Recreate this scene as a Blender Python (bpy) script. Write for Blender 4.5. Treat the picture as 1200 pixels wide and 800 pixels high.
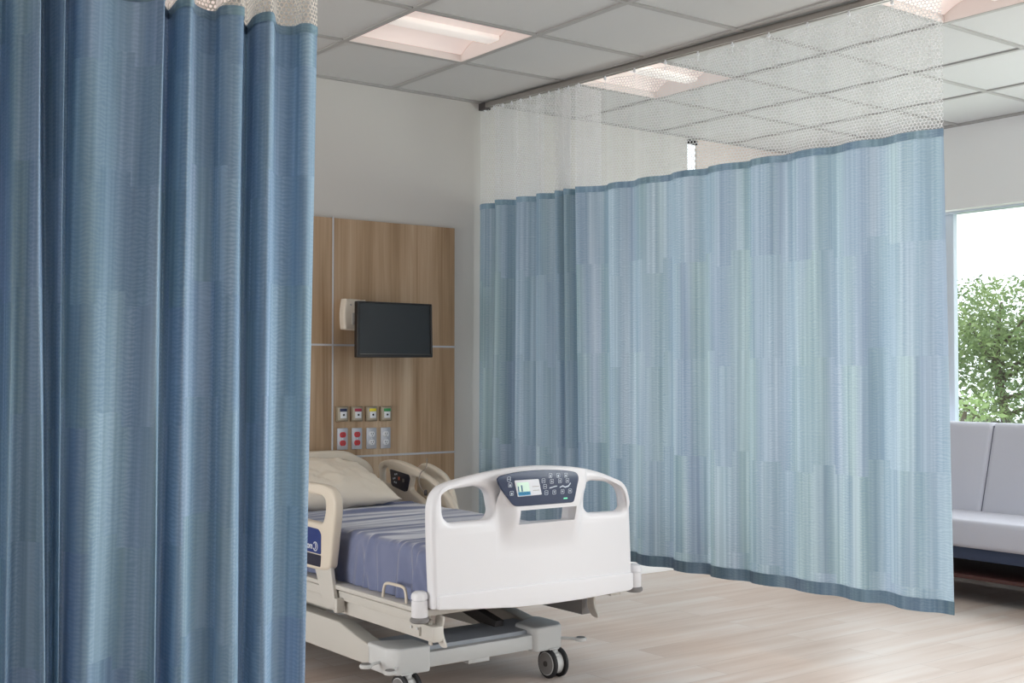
import bpy, bmesh, math, random
from mathutils import Vector, Matrix
S = bpy.context.scene
for o in list(bpy.data.objects): bpy.data.objects.remove(o)
COL = S.collection
H = 1.217          # eye height
CEIL = 2.717
YW = 5.44          # head wall
XW = 6.53          # window wall
random.seed(4)

# ------------------------------------------------------------------ camera
cd = bpy.data.cameras.new('camera'); cam = bpy.data.objects.new('camera', cd); COL.objects.link(cam)
cd.sensor_width = 36.0; cd.lens = 1415.0/1200.0*36.0; cd.clip_start = .05; cd.clip_end = 200
cam.location = (0, 0, H)
cam.rotation_euler = (math.radians(90+1.538), 0, math.radians(-36.828))
S.camera = cam
# ------------------------------------------------------------------ exposure, sky, lights
S.view_settings.view_transform = 'Standard'; S.view_settings.look = 'None'
S.view_settings.gamma = 1.0; S.view_settings.use_curve_mapping = False
S.view_settings.exposure = 0.0
w = bpy.data.worlds.new('sky'); S.world = w; w.use_nodes = True
bg = w.node_tree.nodes['Background']; bg.inputs[0].default_value = (.90, .955, 1.0, 1); bg.inputs[1].default_value = 2.2

def area(name, loc, rot, sx, sy, power, color):
    l = bpy.data.lights.new(name, 'AREA'); l.shape = 'RECTANGLE'; l.size = sx; l.size_y = sy
    l.energy = power; l.color = color
    o = bpy.data.objects.new(name, l); COL.objects.link(o); o.location = loc; o.rotation_euler = rot
    return o
R90 = math.pi/2
# daylight at the long window (the stretch right of the picture), then fill lights added out of view behind, left and overhead
area('window_daylight', (6.69, 1.8, 1.40), (0, R90-.05, 0), 1.5, 3.2, 88, (.96, .985, 1.0))
area('window_daylight', (6.69, 4.74, 1.40), (0, R90, 0), 1.5, .55, 14, (.96, .985, 1.0))
area('window_daylight', (6.69, -.95, 1.40), (0, R90, 0), 1.5, 2.2, 95, (.97, .99, 1.0))
area('rear_fill_light', (4.5, -3.08, 1.2), (R90, 0, 0), 3.4, 1.8, 12, (1.0, .985, .96))  # added fill from behind the camera, brightens the footboard and head wall
area('left_fill_light', (-2.42, 4.2, .95), (0, -R90, 0), 1.3, 2.2, 78, (1.0, .99, .97))  # added unseen fill for the bed side of the long curtain
area('added_ceiling_fill', (2.957, 2.72, 2.765), (0, 0, 0), .5, .5, 5, (1.0, .96, .92))  # this and the next two: extra fill added inside unseen troffers
area('added_ceiling_fill', (2.957, .95, 2.765), (0, 0, 0), .5, .5, 16, (1.0, .96, .92))
area('added_ceiling_fill', (4.243, .95, 2.765), (0, 0, 0), .5, .5, 24, (1.0, .96, .92))

# ------------------------------------------------------------------ materials
def lin(c): return tuple(((x/255)/12.92 if x/255 <= .04045 else ((x/255+.055)/1.055)**2.4) for x in c)
def newmat(name):
    m = bpy.data.materials.new(name); m.use_nodes = True
    nt = m.node_tree; return m, nt, nt.nodes, nt.links, nt.nodes['Principled BSDF']
def N(nt, t, **k):
    n = nt.nodes.new(t)
    for a, b in k.items(): setattr(n, a, b)
    return n
def math_n(nt, op, a, b=None, c=None):
    n = nt.nodes.new('ShaderNodeMath'); n.operation = op
    for i, v in enumerate((a, b, c)):
        if v is None: continue
        if isinstance(v, (int, float)): n.inputs[i].default_value = v
        else: nt.links.new(v, n.inputs[i])
    return n.outputs[0]
def mixc(nt, f, a, b):
    n = nt.nodes.new('ShaderNodeMix'); n.data_type = 'RGBA'
    if isinstance(f, (int, float)): n.inputs[0].default_value = f
    else: nt.links.new(f, n.inputs[0])
    for i, v in ((6, a), (7, b)):
        if isinstance(v, tuple): n.inputs[i].default_value = (*v[:3], 1)
        else: nt.links.new(v, n.inputs[i])
    return n.outputs[2]
def ramp(nt, f, stops):
    n = nt.nodes.new('ShaderNodeValToRGB'); nt.links.new(f, n.inputs[0])
    e = n.color_ramp.elements
    while len(e) < len(stops): e.new(.5)
    for i, (p, c) in enumerate(stops): e[i].position = p; e[i].color = (*c, 1) if len(c) == 3 else c
    return n.outputs[0]
def plain(name, rgb, rough=.5, metal=0, var=.04, scale=6, bump=0, spec=.5, emit=0, coat=0):
    m, nt, n, l, p = newmat(name)
    c = lin(rgb); tc = N(nt, 'ShaderNodeTexCoord'); no = N(nt, 'ShaderNodeTexNoise'); no.inputs['Scale'].default_value = scale
    no.inputs['Detail'].default_value = 4
    l.new(tc.outputs['Object'], no.inputs['Vector'])
    lo = tuple(x*(1-var) for x in c); hi = tuple(min(1, x*(1+var)) for x in c)
    l.new(mixc(nt, no.outputs[0], lo, hi), p.inputs['Base Color'])
    p.inputs['Roughness'].default_value = rough; p.inputs['Metallic'].default_value = metal
    p.inputs['Specular IOR Level'].default_value = spec; p.inputs['Coat Weight'].default_value = coat
    if bump:
        b = N(nt, 'ShaderNodeBump'); b.inputs['Strength'].default_value = bump; b.inputs['Distance'].default_value = .002
        n2 = N(nt, 'ShaderNodeTexNoise'); n2.inputs['Scale'].default_value = scale*40; l.new(tc.outputs['Object'], n2.inputs['Vector'])
        l.new(n2.outputs[0], b.inputs['Height']); l.new(b.outputs[0], p.inputs['Normal'])
    if emit:
        p.inputs['Emission Color'].default_value = (*c, 1); p.inputs['Emission Strength'].default_value = emit
    return m
M = {}
M['wall'] = plain('wall_paint', (208, 205, 201), .85, var=.02, scale=1.2, bump=.15, spec=.2)
M['wall_warm'] = plain('warm_wall_paint', (226, 212, 205), .85, var=.02, scale=1.2, spec=.2)
M['bulkhead'] = plain('window_head_paint', (246, 246, 246), .8, var=.01, scale=1, spec=.2)
M['tile'] = plain('ceiling_tile', (202, 202, 201), .95, var=.02, scale=3, bump=.4, spec=.1)
M['tee'] = plain('ceiling_tee_metal', (168, 166, 164), .5, var=.02)
M['alu'] = plain('aluminium', (196, 196, 200), .45, .3, var=.03)
M['track'] = plain('track_aluminium', (160, 155, 150), .4, .6, var=.03)
M['lightbox'] = plain('troffer_white', (232, 222, 218), .6, var=.01)
M['lamp'] = plain('troffer_diffuser', (236, 220, 214), .6, var=.02, emit=.34)
M['lamp2'] = plain('troffer_lamp_cover', (244, 236, 230), .6, var=.02, emit=.40)
M['white'] = plain('bed_white_plastic', (238, 238, 242), .32, var=.01, scale=3, spec=.5)
M['cream'] = plain('bed_cream_plastic', (224, 213, 197), .42, var=.02, scale=5, spec=.4)
M['frame'] = plain('bed_frame_enamel', (205, 201, 194), .45, var=.03, scale=4)
M['framegrey'] = plain('bed_grey_plate', (168, 173, 182), .5, var=.05, scale=5)
M['lightgrey'] = plain('bed_light_grey_casting', (214, 215, 215), .4, var=.02)
M['darkmetal'] = plain('under_bed_dark_metal', (70, 66, 66), .6, var=.1)
M['rubber'] = plain('rubber_black', (34, 34, 38), .6, var=.1)
M['greyplastic'] = plain('grey_plastic', (128, 126, 126), .5, var=.05)
M['navy'] = plain('control_panel_navy', (36, 52, 84), .3, var=.03, spec=.5)
M['dark'] = plain('rail_panel_dark', (38, 38, 52), .35, var=.03)
M['icon'] = plain('icon_white', (205, 215, 228), .5, var=.02)
M['orange'] = plain('icon_orange', (210, 110, 80), .5, var=.02)
M['green_led'] = plain('led_green', (120, 220, 180), .5, var=.01, emit=.5)
M['blue_label'] = plain('label_blue', (26, 52, 120), .35, var=.03)
M['navy_label'] = plain('label_navy', (28, 30, 56), .35, var=.03)
M['label_white'] = plain('label_white', (225, 228, 235), .4, var=.01)
M['tvblack'] = plain('tv_bezel_black', (26, 23, 22), .4, var=.05)
M['tvscreen'] = plain('tv_screen_glass', (30, 30, 31), .32, var=.05, scale=2, spec=.6)
M['tvedge'] = plain('tv_edge_trim', (110, 104, 98), .35, .5, var=.05)
M['beige'] = plain('bracket_beige', (216, 206, 192), .5, var=.03)
M['bracket_grey'] = plain('bracket_grey', (170, 166, 162), .45, var=.05)
M['brass'] = plain('plate_champagne', (148, 134, 112), .45, .3, var=.05)
M['brass_in'] = plain('plate_inner', (176, 166, 148), .45, .2, var=.05)
M['steel'] = plain('outlet_steel', (186, 188, 196), .4, .3, var=.05, scale=30)
M['outwhite'] = plain('outlet_white', (228, 230, 234), .4, var=.02)
M['red'] = plain('outlet_red', (200, 42, 52), .4, var=.04)
M['l_blue'] = plain('marker_navy', (30, 36, 78), .4); M['l_red'] = plain('marker_crimson', (170, 46, 74), .4)
M['l_yellow'] = plain('marker_yellow', (232, 214, 50), .4); M['l_green'] = plain('marker_green', (60, 150, 84), .4)
M['pillow'] = plain('pillow_cotton', (243, 232, 216), .9, var=.03, scale=4, bump=.2, spec=.1)
M['sofa'] = plain('sofa_grey_vinyl', (206, 206, 217), .6, var=.03, scale=3, bump=.1, spec=.3)
M['sofa_base'] = plain('sofa_navy_base', (58, 70, 98), .5, var=.05)
M['wood_dark'] = plain('sofa_dark_wood', (78, 44, 40), .4, var=.15, scale=12)
M['winframe'] = plain('window_frame_white', (218, 228, 240), .4, var=.01)
M['bark'] = plain('bark', (98, 88, 72), .9, var=.3, scale=12)
M['grass'] = plain('grass', (120, 140, 90), .95, var=.25, scale=3)
M['cable'] = plain('call_cord_grey', (150, 140, 130), .5)
M['seam'] = plain('seam_grey', (120, 121, 134), .7)
M['black_roller'] = plain('shade_black', (30, 28, 28), .7)

def glass():
    m, nt, n, l, p = newmat('window_glass')
    n.remove(p); out = n['Material Output']
    t = N(nt, 'ShaderNodeBsdfTransparent'); g = N(nt, 'ShaderNodeBsdfGlossy'); g.inputs['Roughness'].default_value = .02
    t.inputs[0].default_value = (.97, .985, .98, 1)
    mx = N(nt, 'ShaderNodeMixShader'); mx.inputs[0].default_value = .04
    l.new(t.outputs[0], mx.inputs[1]); l.new(g.outputs[0], mx.inputs[2]); l.new(mx.outputs[0], out.inputs[0]); return m
M['glass'] = glass()

def wood_panel():
    m, nt, n, l, p = newmat('headwall_wood_laminate')
    tc = N(nt, 'ShaderNodeTexCoord'); mp = N(nt, 'ShaderNodeMapping'); mp.inputs['Scale'].default_value = (9, 1, .55)
    l.new(tc.outputs['Object'], mp.inputs[0])
    a = N(nt, 'ShaderNodeTexNoise'); a.inputs['Scale'].default_value = 1.0; a.inputs['Detail'].default_value = 5; a.inputs['Distortion'].default_value = .3
    l.new(mp.outputs[0], a.inputs['Vector'])
    mp2 = N(nt, 'ShaderNodeMapping'); mp2.inputs['Scale'].default_value = (90, 1, 1.6); l.new(tc.outputs['Object'], mp2.inputs[0])
    b = N(nt, 'ShaderNodeTexNoise'); b.inputs['Scale'].default_value = 1.0; b.inputs['Detail'].default_value = 3; l.new(mp2.outputs[0], b.inputs['Vector'])
    f = math_n(nt, 'ADD', math_n(nt, 'MULTIPLY', a.outputs[0], .75), math_n(nt, 'MULTIPLY', b.outputs[0], .25))
    c = ramp(nt, f, [(.34, lin((140, 112, 84))), (.46, lin((168, 140, 110))), (.55, lin((184, 157, 129))), (.66, lin((202, 179, 152)))])
    l.new(c, p.inputs['Base Color']); p.inputs['Roughness'].default_value = .5; p.inputs['Specular IOR Level'].default_value = .35
    return m
M['wood'] = wood_panel()

def floor_mat():
    m, nt, n, l, p = newmat('pale_wood_plank_floor')
    tc = N(nt, 'ShaderNodeTexCoord')
    mp = N(nt, 'ShaderNodeMapping'); l.new(tc.outputs['Object'], mp.inputs[0])
    br = N(nt, 'ShaderNodeTexBrick'); l.new(mp.outputs[0], br.inputs['Vector'])
    br.inputs['Scale'].default_value = 1; br.inputs['Brick Width'].default_value = 1.22; br.inputs['Row Height'].default_value = .18
    br.inputs['Mortar Size'].default_value = .0014; br.inputs['Mortar Smooth'].default_value = .4; br.offset = .37
    br.inputs['Color1'].default_value = (0, 0, 0, 1); br.inputs['Color2'].default_value = (1, 1, 1, 1); br.inputs['Mortar'].default_value = (.5, .5, .5, 1)
    sep = N(nt, 'ShaderNodeSeparateXYZ'); l.new(tc.outputs['Object'], sep.inputs[0])
    cmb = N(nt, 'ShaderNodeCombineXYZ')
    l.new(math_n(nt, 'MULTIPLY', sep.outputs[0], .9), cmb.inputs[0])
    l.new(math_n(nt, 'MULTIPLY', sep.outputs[1], 9), cmb.inputs[1])
    bsep = N(nt, 'ShaderNodeSeparateColor'); l.new(br.outputs['Color'], bsep.inputs[0])
    l.new(math_n(nt, 'MULTIPLY', bsep.outputs[0], 23), cmb.inputs[2])
    g = N(nt, 'ShaderNodeTexNoise'); g.inputs['Scale'].default_value = 1.3; g.inputs['Detail'].default_value = 6; l.new(cmb.outputs[0], g.inputs['Vector'])
    big = N(nt, 'ShaderNodeTexNoise'); big.inputs['Scale'].default_value = 1.6; l.new(tc.outputs['Object'], big.inputs['Vector'])
    f = math_n(nt, 'ADD', math_n(nt, 'MULTIPLY', g.outputs[0], .6), math_n(nt, 'ADD', math_n(nt, 'MULTIPLY', bsep.outputs[0], .11), math_n(nt, 'MULTIPLY', big.outputs[0], .24)))
    c = ramp(nt, f, [(.28, lin((192, 172, 160))), (.45, lin((206, 190, 180))), (.58, lin((214, 203, 196))), (.74, lin((220, 213, 208)))])
    c = mixc(nt, math_n(nt, 'MULTIPLY', br.outputs['Fac'], .45), c, lin((110, 92, 80)))
    l.new(c, p.inputs['Base Color']); p.inputs['Roughness'].default_value = .42; p.inputs['Specular IOR Level'].default_value = .4
    return m
M['floor'] = floor_mat()

def fabric(name, rowh, dark=(1, 1, 1), trans=.22, ush=0.0):
    """woven cubicle cloth; UV = metres along the cloth, metres of height"""
    m, nt, n, l, p = newmat(name); out = n['Material Output']
    uv = N(nt, 'ShaderNodeUVMap'); sp = N(nt, 'ShaderNodeSeparateXYZ'); l.new(uv.outputs[0], sp.inputs[0])
    U, V = math_n(nt, 'ADD', sp.outputs[0], ush), sp.outputs[1]
    # block boundaries hop up and down from column to column of the weave
    col = math_n(nt, 'FLOOR', math_n(nt, 'MULTIPLY', U, 11))
    wn = N(nt, 'ShaderNodeTexWhiteNoise'); wn.noise_dimensions = '1D'; l.new(col, wn.inputs['W'])
    hop = math_n(nt, 'MULTIPLY', math_n(nt, 'FLOOR', math_n(nt, 'MULTIPLY', wn.outputs[0], 3)), .035)
    row = math_n(nt, 'FLOOR', math_n(nt, 'DIVIDE', math_n(nt, 'ADD', V, hop), rowh))
    def streak(s, seed, det=2):
        c = N(nt, 'ShaderNodeCombineXYZ'); l.new(math_n(nt, 'MULTIPLY', U, s), c.inputs[0])
        l.new(math_n(nt, 'MULTIPLY_ADD', row, .33, seed), c.inputs[1]); l.new(math_n(nt, 'MULTIPLY', V, .5), c.inputs[2])
        t = N(nt, 'ShaderNodeTexNoise'); t.inputs['Scale'].default_value = 1; t.inputs['Detail'].default_value = det
        l.new(c.outputs[0], t.inputs['Vector']); return t.outputs[0]
    a, b, c3 = streak(16, 0), streak(70, 9), streak(7, 31, 1)
    f = math_n(nt, 'ADD', math_n(nt, 'MULTIPLY', a, .52), math_n(nt, 'MULTIPLY', b, .48))
    colr = ramp(nt, f, [(.34, lin((134, 157, 178))), (.45, lin((152, 174, 192))), (.55, lin((164, 185, 202))), (.66, lin((184, 202, 217)))])
    teal = ramp(nt, f, [(.34, lin((134, 158, 168))), (.50, lin((158, 180, 188))), (.66, lin((182, 203, 210)))])
    mauve = ramp(nt, f, [(.34, lin((138, 155, 178))), (.50, lin((160, 178, 197))), (.66, lin((186, 200, 215)))])
    c4 = mixc(nt, ramp(nt, c3, [(.36, (0, 0, 0)), (.64, (1, 1, 1))]), colr, teal)
    c4 = mixc(nt, ramp(nt, streak(9, 55, 1), [(.44, (0, 0, 0)), (.68, (1, 1, 1))]), c4, mauve)
    # wavy weft ribs
    wob = N(nt, 'ShaderNodeTexNoise'); wob.inputs['Scale'].default_value = 30; l.new(uv.outputs[0], wob.inputs['Vector'])
    rib = math_n(nt, 'SINE', math_n(nt, 'ADD', math_n(nt, 'MULTIPLY', V, 2*math.pi/.0105), math_n(nt, 'MULTIPLY', wob.outputs[0], 20)))
    ribm = math_n(nt, 'MULTIPLY', math_n(nt, 'MULTIPLY_ADD', rib, .5, .5), math_n(nt, 'MULTIPLY', math_n(nt, 'SUBTRACT', streak(34, 77), .18), .75))
    c4 = mixc(nt, ribm, c4, lin((108, 138, 166)))
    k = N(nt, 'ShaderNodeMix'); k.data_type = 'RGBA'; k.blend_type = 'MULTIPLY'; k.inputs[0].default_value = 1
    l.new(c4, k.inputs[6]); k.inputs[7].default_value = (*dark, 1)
    l.new(k.outputs[2], p.inputs['Base Color']); p.inputs['Roughness'].default_value = .85; p.inputs['Specular IOR Level'].default_value = .15
    bm_ = N(nt, 'ShaderNodeBump'); bm_.inputs['Strength'].default_value = .05; bm_.inputs['Distance'].default_value = .002
    l.new(rib, bm_.inputs['Height']); l.new(bm_.outputs[0], p.inputs['Normal'])
    tr = N(nt, 'ShaderNodeBsdfTranslucent'); l.new(k.outputs[2], tr.inputs[0])
    mx = N(nt, 'ShaderNodeMixShader'); mx.inputs[0].default_value = trans
    l.new(p.outputs[0], mx.inputs[1]); l.new(tr.outputs[0], mx.inputs[2]); l.new(mx.outputs[0], out.inputs[0])
    return m
M['fab_near_shaded'] = fabric('cubicle_cloth_near_shade_tint', .29, (.96, 1.04, 1.16), .12)  # same cloth as the far curtain; its weaker light is put into the tint
M['fab_far_lit'] = fabric('cubicle_cloth_far_lit_tint', .44, (1.16, 1.12, 1.09), .42, 3.3)  # same cloth again, tinted lighter to stand in for brighter light
M['hem'] = fabric('cubicle_cloth_hem', .29, (.60, .68, .74), .05, 1.3)
M['hem_soft'] = fabric('cubicle_cloth_top_hem', .29, (.76, .85, .91), .05, 2.3)

def netmat(name, pitch, rad, rgb):
    m, nt, n, l, p = newmat(name); out = n['Material Output']
    uv = N(nt, 'ShaderNodeUVMap'); sp = N(nt, 'ShaderNodeSeparateXYZ'); l.new(uv.outputs[0], sp.inputs[0])
    U = math_n(nt, 'DIVIDE', sp.outputs[0], pitch); V = math_n(nt, 'DIVIDE', sp.outputs[1], pitch)
    h = math.sqrt(3)
    def d(ou, ov):
        a = math_n(nt, 'SUBTRACT', math_n(nt, 'FRACT', math_n(nt, 'ADD', U, ou)), .5)
        b = math_n(nt, 'MULTIPLY', math_n(nt, 'SUBTRACT', math_n(nt, 'FRACT', math_n(nt, 'ADD', math_n(nt, 'DIVIDE', V, h), ov)), .5), h)
        return math_n(nt, 'SQRT', math_n(nt, 'ADD', math_n(nt, 'MULTIPLY', a, a), math_n(nt, 'MULTIPLY', b, b)))
    dist = math_n(nt, 'MINIMUM', d(0, 0), d(.5, .5))
    hole = math_n(nt, 'LESS_THAN', dist, rad)
    p.inputs['Base Color'].default_value = (*lin(rgb), 1); p.inputs['Roughness'].default_value = .8
    tr = N(nt, 'ShaderNodeBsdfTranslucent'); tr.inputs[0].default_value = (*lin(rgb), 1)
    m1 = N(nt, 'ShaderNodeMixShader'); m1.inputs[0].default_value = .35; l.new(p.outputs[0], m1.inputs[1]); l.new(tr.outputs[0], m1.inputs[2])
    t = N(nt, 'ShaderNodeBsdfTransparent'); mx = N(nt, 'ShaderNodeMixShader')
    l.new(hole, mx.inputs[0]); l.new(m1.outputs[0], mx.inputs[1]); l.new(t.outputs[0], mx.inputs[2]); l.new(mx.outputs[0], out.inputs[0])
    return m
M['net_near'] = netmat('white_net_near', .0125, .35, (240, 234, 226))
M['net_far'] = netmat('white_net_far', .0145, .42, (226, 226, 228))

def sheetmat():
    m, nt, n, l, p = newmat('blue_grey_sheet')
    tc = N(nt, 'ShaderNodeTexCoord'); no = N(nt, 'ShaderNodeTexNoise'); no.inputs['Scale'].default_value = 9; no.inputs['Detail'].default_value = 5
    l.new(tc.outputs['Object'], no.inputs['Vector'])
    l.new(mixc(nt, no.outputs[0], lin((108, 116, 148)), lin((130, 137, 166))), p.inputs['Base Color'])
    p.inputs['Roughness'].default_value = .8; p.inputs['Sheen Weight'].default_value = 1.0; p.inputs['Sheen Roughness'].default_value = .35; p.inputs['Sheen Tint'].default_value = (1, .98, .97, 1); p.inputs['Specular IOR Level'].default_value = .2
    n2 = N(nt, 'ShaderNodeTexNoise'); n2.inputs['Scale'].default_value = 420; l.new(tc.outputs['Object'], n2.inputs['Vector'])
    b = N(nt, 'ShaderNodeBump'); b.inputs['Strength'].default_value = .1; b.inputs['Distance'].default_value = .001
    l.new(n2.outputs[0], b.inputs['Height']); l.new(b.outputs[0], p.inputs['Normal'])
    return m
M['sheet'] = sheetmat()

def leafmat(name, a, b):
    m, nt, n, l, p = newmat(name); out = n['Material Output']
    tc = N(nt, 'ShaderNodeTexCoord'); no = N(nt, 'ShaderNodeTexNoise'); no.inputs['Scale'].default_value = 3; no.inputs['Detail'].default_value = 6
    l.new(tc.outputs['Object'], no.inputs['Vector'])
    c = mixc(nt, ramp(nt, no.outputs[0], [(.35, (0, 0, 0)), (.65, (1, 1, 1))]), lin(a), lin(b))
    l.new(c, p.inputs['Base Color']); p.inputs['Roughness'].default_value = .6
    tr = N(nt, 'ShaderNodeBsdfTranslucent'); l.new(c, tr.inputs[0])
    mx = N(nt, 'ShaderNodeMixShader'); mx.inputs[0].default_value = .35
    l.new(p.outputs[0], mx.inputs[1]); l.new(tr.outputs[0], mx.inputs[2]); l.new(mx.outputs[0], out.inputs[0]); return m
M['leaf'] = leafmat('tree_leaves', (104, 128, 84), (160, 178, 120))
M['leaf2'] = leafmat('tree_leaves_dark', (96, 118, 96), (136, 156, 122))
M['leaf3'] = leafmat('shrub_leaves_light', (160, 186, 120), (196, 214, 160))

# ------------------------------------------------------------------ helpers
def link(name, me, mat, parent=None, smooth=35):
    o = bpy.data.objects.new(name, me); COL.objects.link(o)
    if mat is not None:
        for mm in (mat if isinstance(mat, (list, tuple)) else [mat]): me.materials.append(M[mm])
    if parent is not None: o.parent = parent
    if smooth:
        for f in me.polygons: f.use_smooth = True
        me.set_sharp_from_angle(angle=math.radians(smooth))
    return o
def obj(name, bm, mat, parent=None, smooth=35):
    me = bpy.data.meshes.new(name)
    bmesh.ops.recalc_face_normals(bm, faces=bm.faces[:])
    bm.to_mesh(me); bm.free()
    if parent is not None:                      # meshes are built in world coordinates; keep them relative to the thing
        w = Vector((0, 0, 0)); q = parent
        while q is not None: w += q.location; q = q.parent
        me.transform(Matrix.Translation(-w))
    return link(name, me, mat, parent, smooth)
def thing(name, loc, label, cat, group=None, rz=0):
    o = bpy.data.objects.new(name, None); COL.objects.link(o); o.location = loc; o.empty_display_size = .1
    return tag(o, label, cat, group)
def tag(o, label, cat, group=None, kind=None):
    if label: o['label'] = label
    if cat: o['category'] = cat
    if group: o['group'] = group
    if kind: o['kind'] = kind
    return o
def struct(name, bm, mat, parent=None, smooth=35):
    o = obj(name, bm, mat, parent, smooth)
    if parent is None: o['kind'] = 'structure'
    return o
def B(): return bmesh.new()
def box(bm, x0, x1, y0, y1, z0, z1, bev=0, seg=2):
    r = bmesh.ops.create_cube(bm, size=1)
    vs = r['verts']
    for v in vs: v.co = Vector(((x0+x1)/2+v.co.x*(x1-x0), (y0+y1)/2+v.co.y*(y1-y0), (z0+z1)/2+v.co.z*(z1-z0)))
    if bev:
        es = list({e for v in vs for e in v.link_edges})
        bmesh.ops.bevel(bm, geom=es, offset=bev, segments=seg, affect='EDGES', profile=.5)
    return bm
def hexa(bm, p):
    """eight corners: bottom four, top four"""
    v = [bm.verts.new(q) for q in p]
    for f in ((3, 2, 1, 0), (4, 5, 6, 7), (0, 1, 5, 4), (1, 2, 6, 5), (2, 3, 7, 6), (3, 0, 4, 7)): bm.faces.new([v[i] for i in f])
def catmull(pts, n=8, closed=False):
    out = []; m = len(pts); P = [Vector(p) for p in pts]
    for i in range(m if closed else m-1):
        if closed: a, b, c, d = P[(i-1) % m], P[i], P[(i+1) % m], P[(i+2) % m]
        else: a, b, c, d = P[max(i-1, 0)], P[i], P[i+1], P[min(i+2, m-1)]
        for k in range(n):
            t = k/n
            out.append(.5*((2*b)+(c-a)*t+(2*a-5*b+4*c-d)*t*t+(3*b-a-3*c+d)*t**3))
    if not closed: out.append(P[-1])
    return out
def tube(bm, pts, r, seg=10, rs=None):
    pts = [Vector(p) for p in pts]; rings = []
    up = Vector((0, 0, 1)); prev = None
    for i, p in enumerate(pts):
        t = (pts[min(i+1, len(pts)-1)]-pts[max(i-1, 0)]).normalized()
        if prev is None:
            a = t.cross(up)
            if a.length < .1: a = t.cross(Vector((1, 0, 0)))
            a.normalize()
        else:
            a = (prev-t*prev.dot(t)).normalized()
        prev = a; b = t.cross(a); rr = rs[i] if rs else r
        rings.append([bm.verts.new(p+a*math.cos(2*math.pi*k/seg)*rr+b*math.sin(2*math.pi*k/seg)*rr) for k in range(seg)])
    for i in range(len(rings)-1):
        for k in range(seg): bm.faces.new((rings[i][k], rings[i][(k+1) % seg], rings[i+1][(k+1) % seg], rings[i+1][k]))
    bm.faces.new(rings[0][::-1]); bm.faces.new(rings[-1])
    return bm
def lathe(bm, prof, origin, axis='Z', seg=28):
    """prof: (radius, height) pairs"""
    O = Vector(origin); rings = []
    for r, h in prof:
        ring = []
        for k in range(seg):
            a = 2*math.pi*k/seg; c, s = math.cos(a)*max(r, 1e-5), math.sin(a)*max(r, 1e-5)
            v = {'Z': (c, s, h), 'X': (h, c, s), 'Y': (s, h, c)}[axis]
            ring.append(bm.verts.new(O+Vector(v)))
        rings.append(ring)
    for i in range(len(rings)-1):
        for k in range(seg): bm.faces.new((rings[i][k], rings[i][(k+1) % seg], rings[i+1][(k+1) % seg], rings[i+1][k]))
    bm.faces.new(rings[0][::-1]); bm.faces.new(rings[-1])
    return bm
def roundpoly(pts, r, n=5):
    out = []; m = len(pts); P = [Vector((p[0], p[1])) for p in pts]
    for i in range(m):
        a, b, c = P[i-1], P[i], P[(i+1) % m]
        rr = r[i] if isinstance(r, (list, tuple)) else r
        d1, d2 = (a-b), (c-b); k = min(rr, d1.length*.49, d2.length*.49)
        p, q = b+d1.normalized()*k, b+d2.normalized()*k
        for j in range(n+1):
            t = j/n; out.append(p*(1-t)**2+b*2*t*(1-t)+q*t*t)
    return out
def plate(bm, outline, holes, thick, bev, plane, at):
    """a rounded slab with holes. plane 'XZ': outline (x,z), slab fills at..at+thick in y; 'YZ': (y,z) in x; 'XY': (x,y) in z"""
    cu = bpy.data.curves.new('tmp', 'CURVE'); cu.dimensions = '2D'; cu.fill_mode = 'BOTH'
    for loop in [outline]+holes:
        s = cu.splines.new('POLY'); s.points.add(len(loop)-1); s.use_cyclic_u = True
        for i, p in enumerate(loop): s.points[i].co = (p[0], p[1], 0, 1)
    cu.extrude = thick/2-bev; cu.bevel_depth = bev; cu.bevel_resolution = 3; cu.offset = -bev
    o = bpy.data.objects.new('tmp', cu); COL.objects.link(o)
    dg = bpy.context.evaluated_depsgraph_get(); dg.update()
    me = bpy.data.meshes.new_from_object(o.evaluated_get(dg))
    m = {'XZ': Matrix(((1, 0, 0, 0), (0, 0, 1, at+thick/2), (0, 1, 0, 0), (0, 0, 0, 1))),
         'YZ': Matrix(((0, 0, 1, at+thick/2), (1, 0, 0, 0), (0, 1, 0, 0), (0, 0, 0, 1))),
         'XY': Matrix(((1, 0, 0, 0), (0, 1, 0, 0), (0, 0, 1, at+thick/2), (0, 0, 0, 1)))}[plane]
    me.transform(m); 
    b2 = bmesh.new(); b2.from_mesh(me); bmesh.ops.remove_doubles(b2, verts=b2.verts[:], dist=1e-5); b2.to_mesh(me); b2.free()
    bm.from_mesh(me)
    bpy.data.objects.remove(o); bpy.data.curves.remove(cu); bpy.data.meshes.remove(me)
    return bm

# ------------------------------------------------------------------ room shell
XL, YB = -2.4, -3.0
b = B(); box(b, XL-.1, XW+.25, YB-.1, YW+.2, -.1, 0); struct('floor', b, 'floor', smooth=0)
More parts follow.
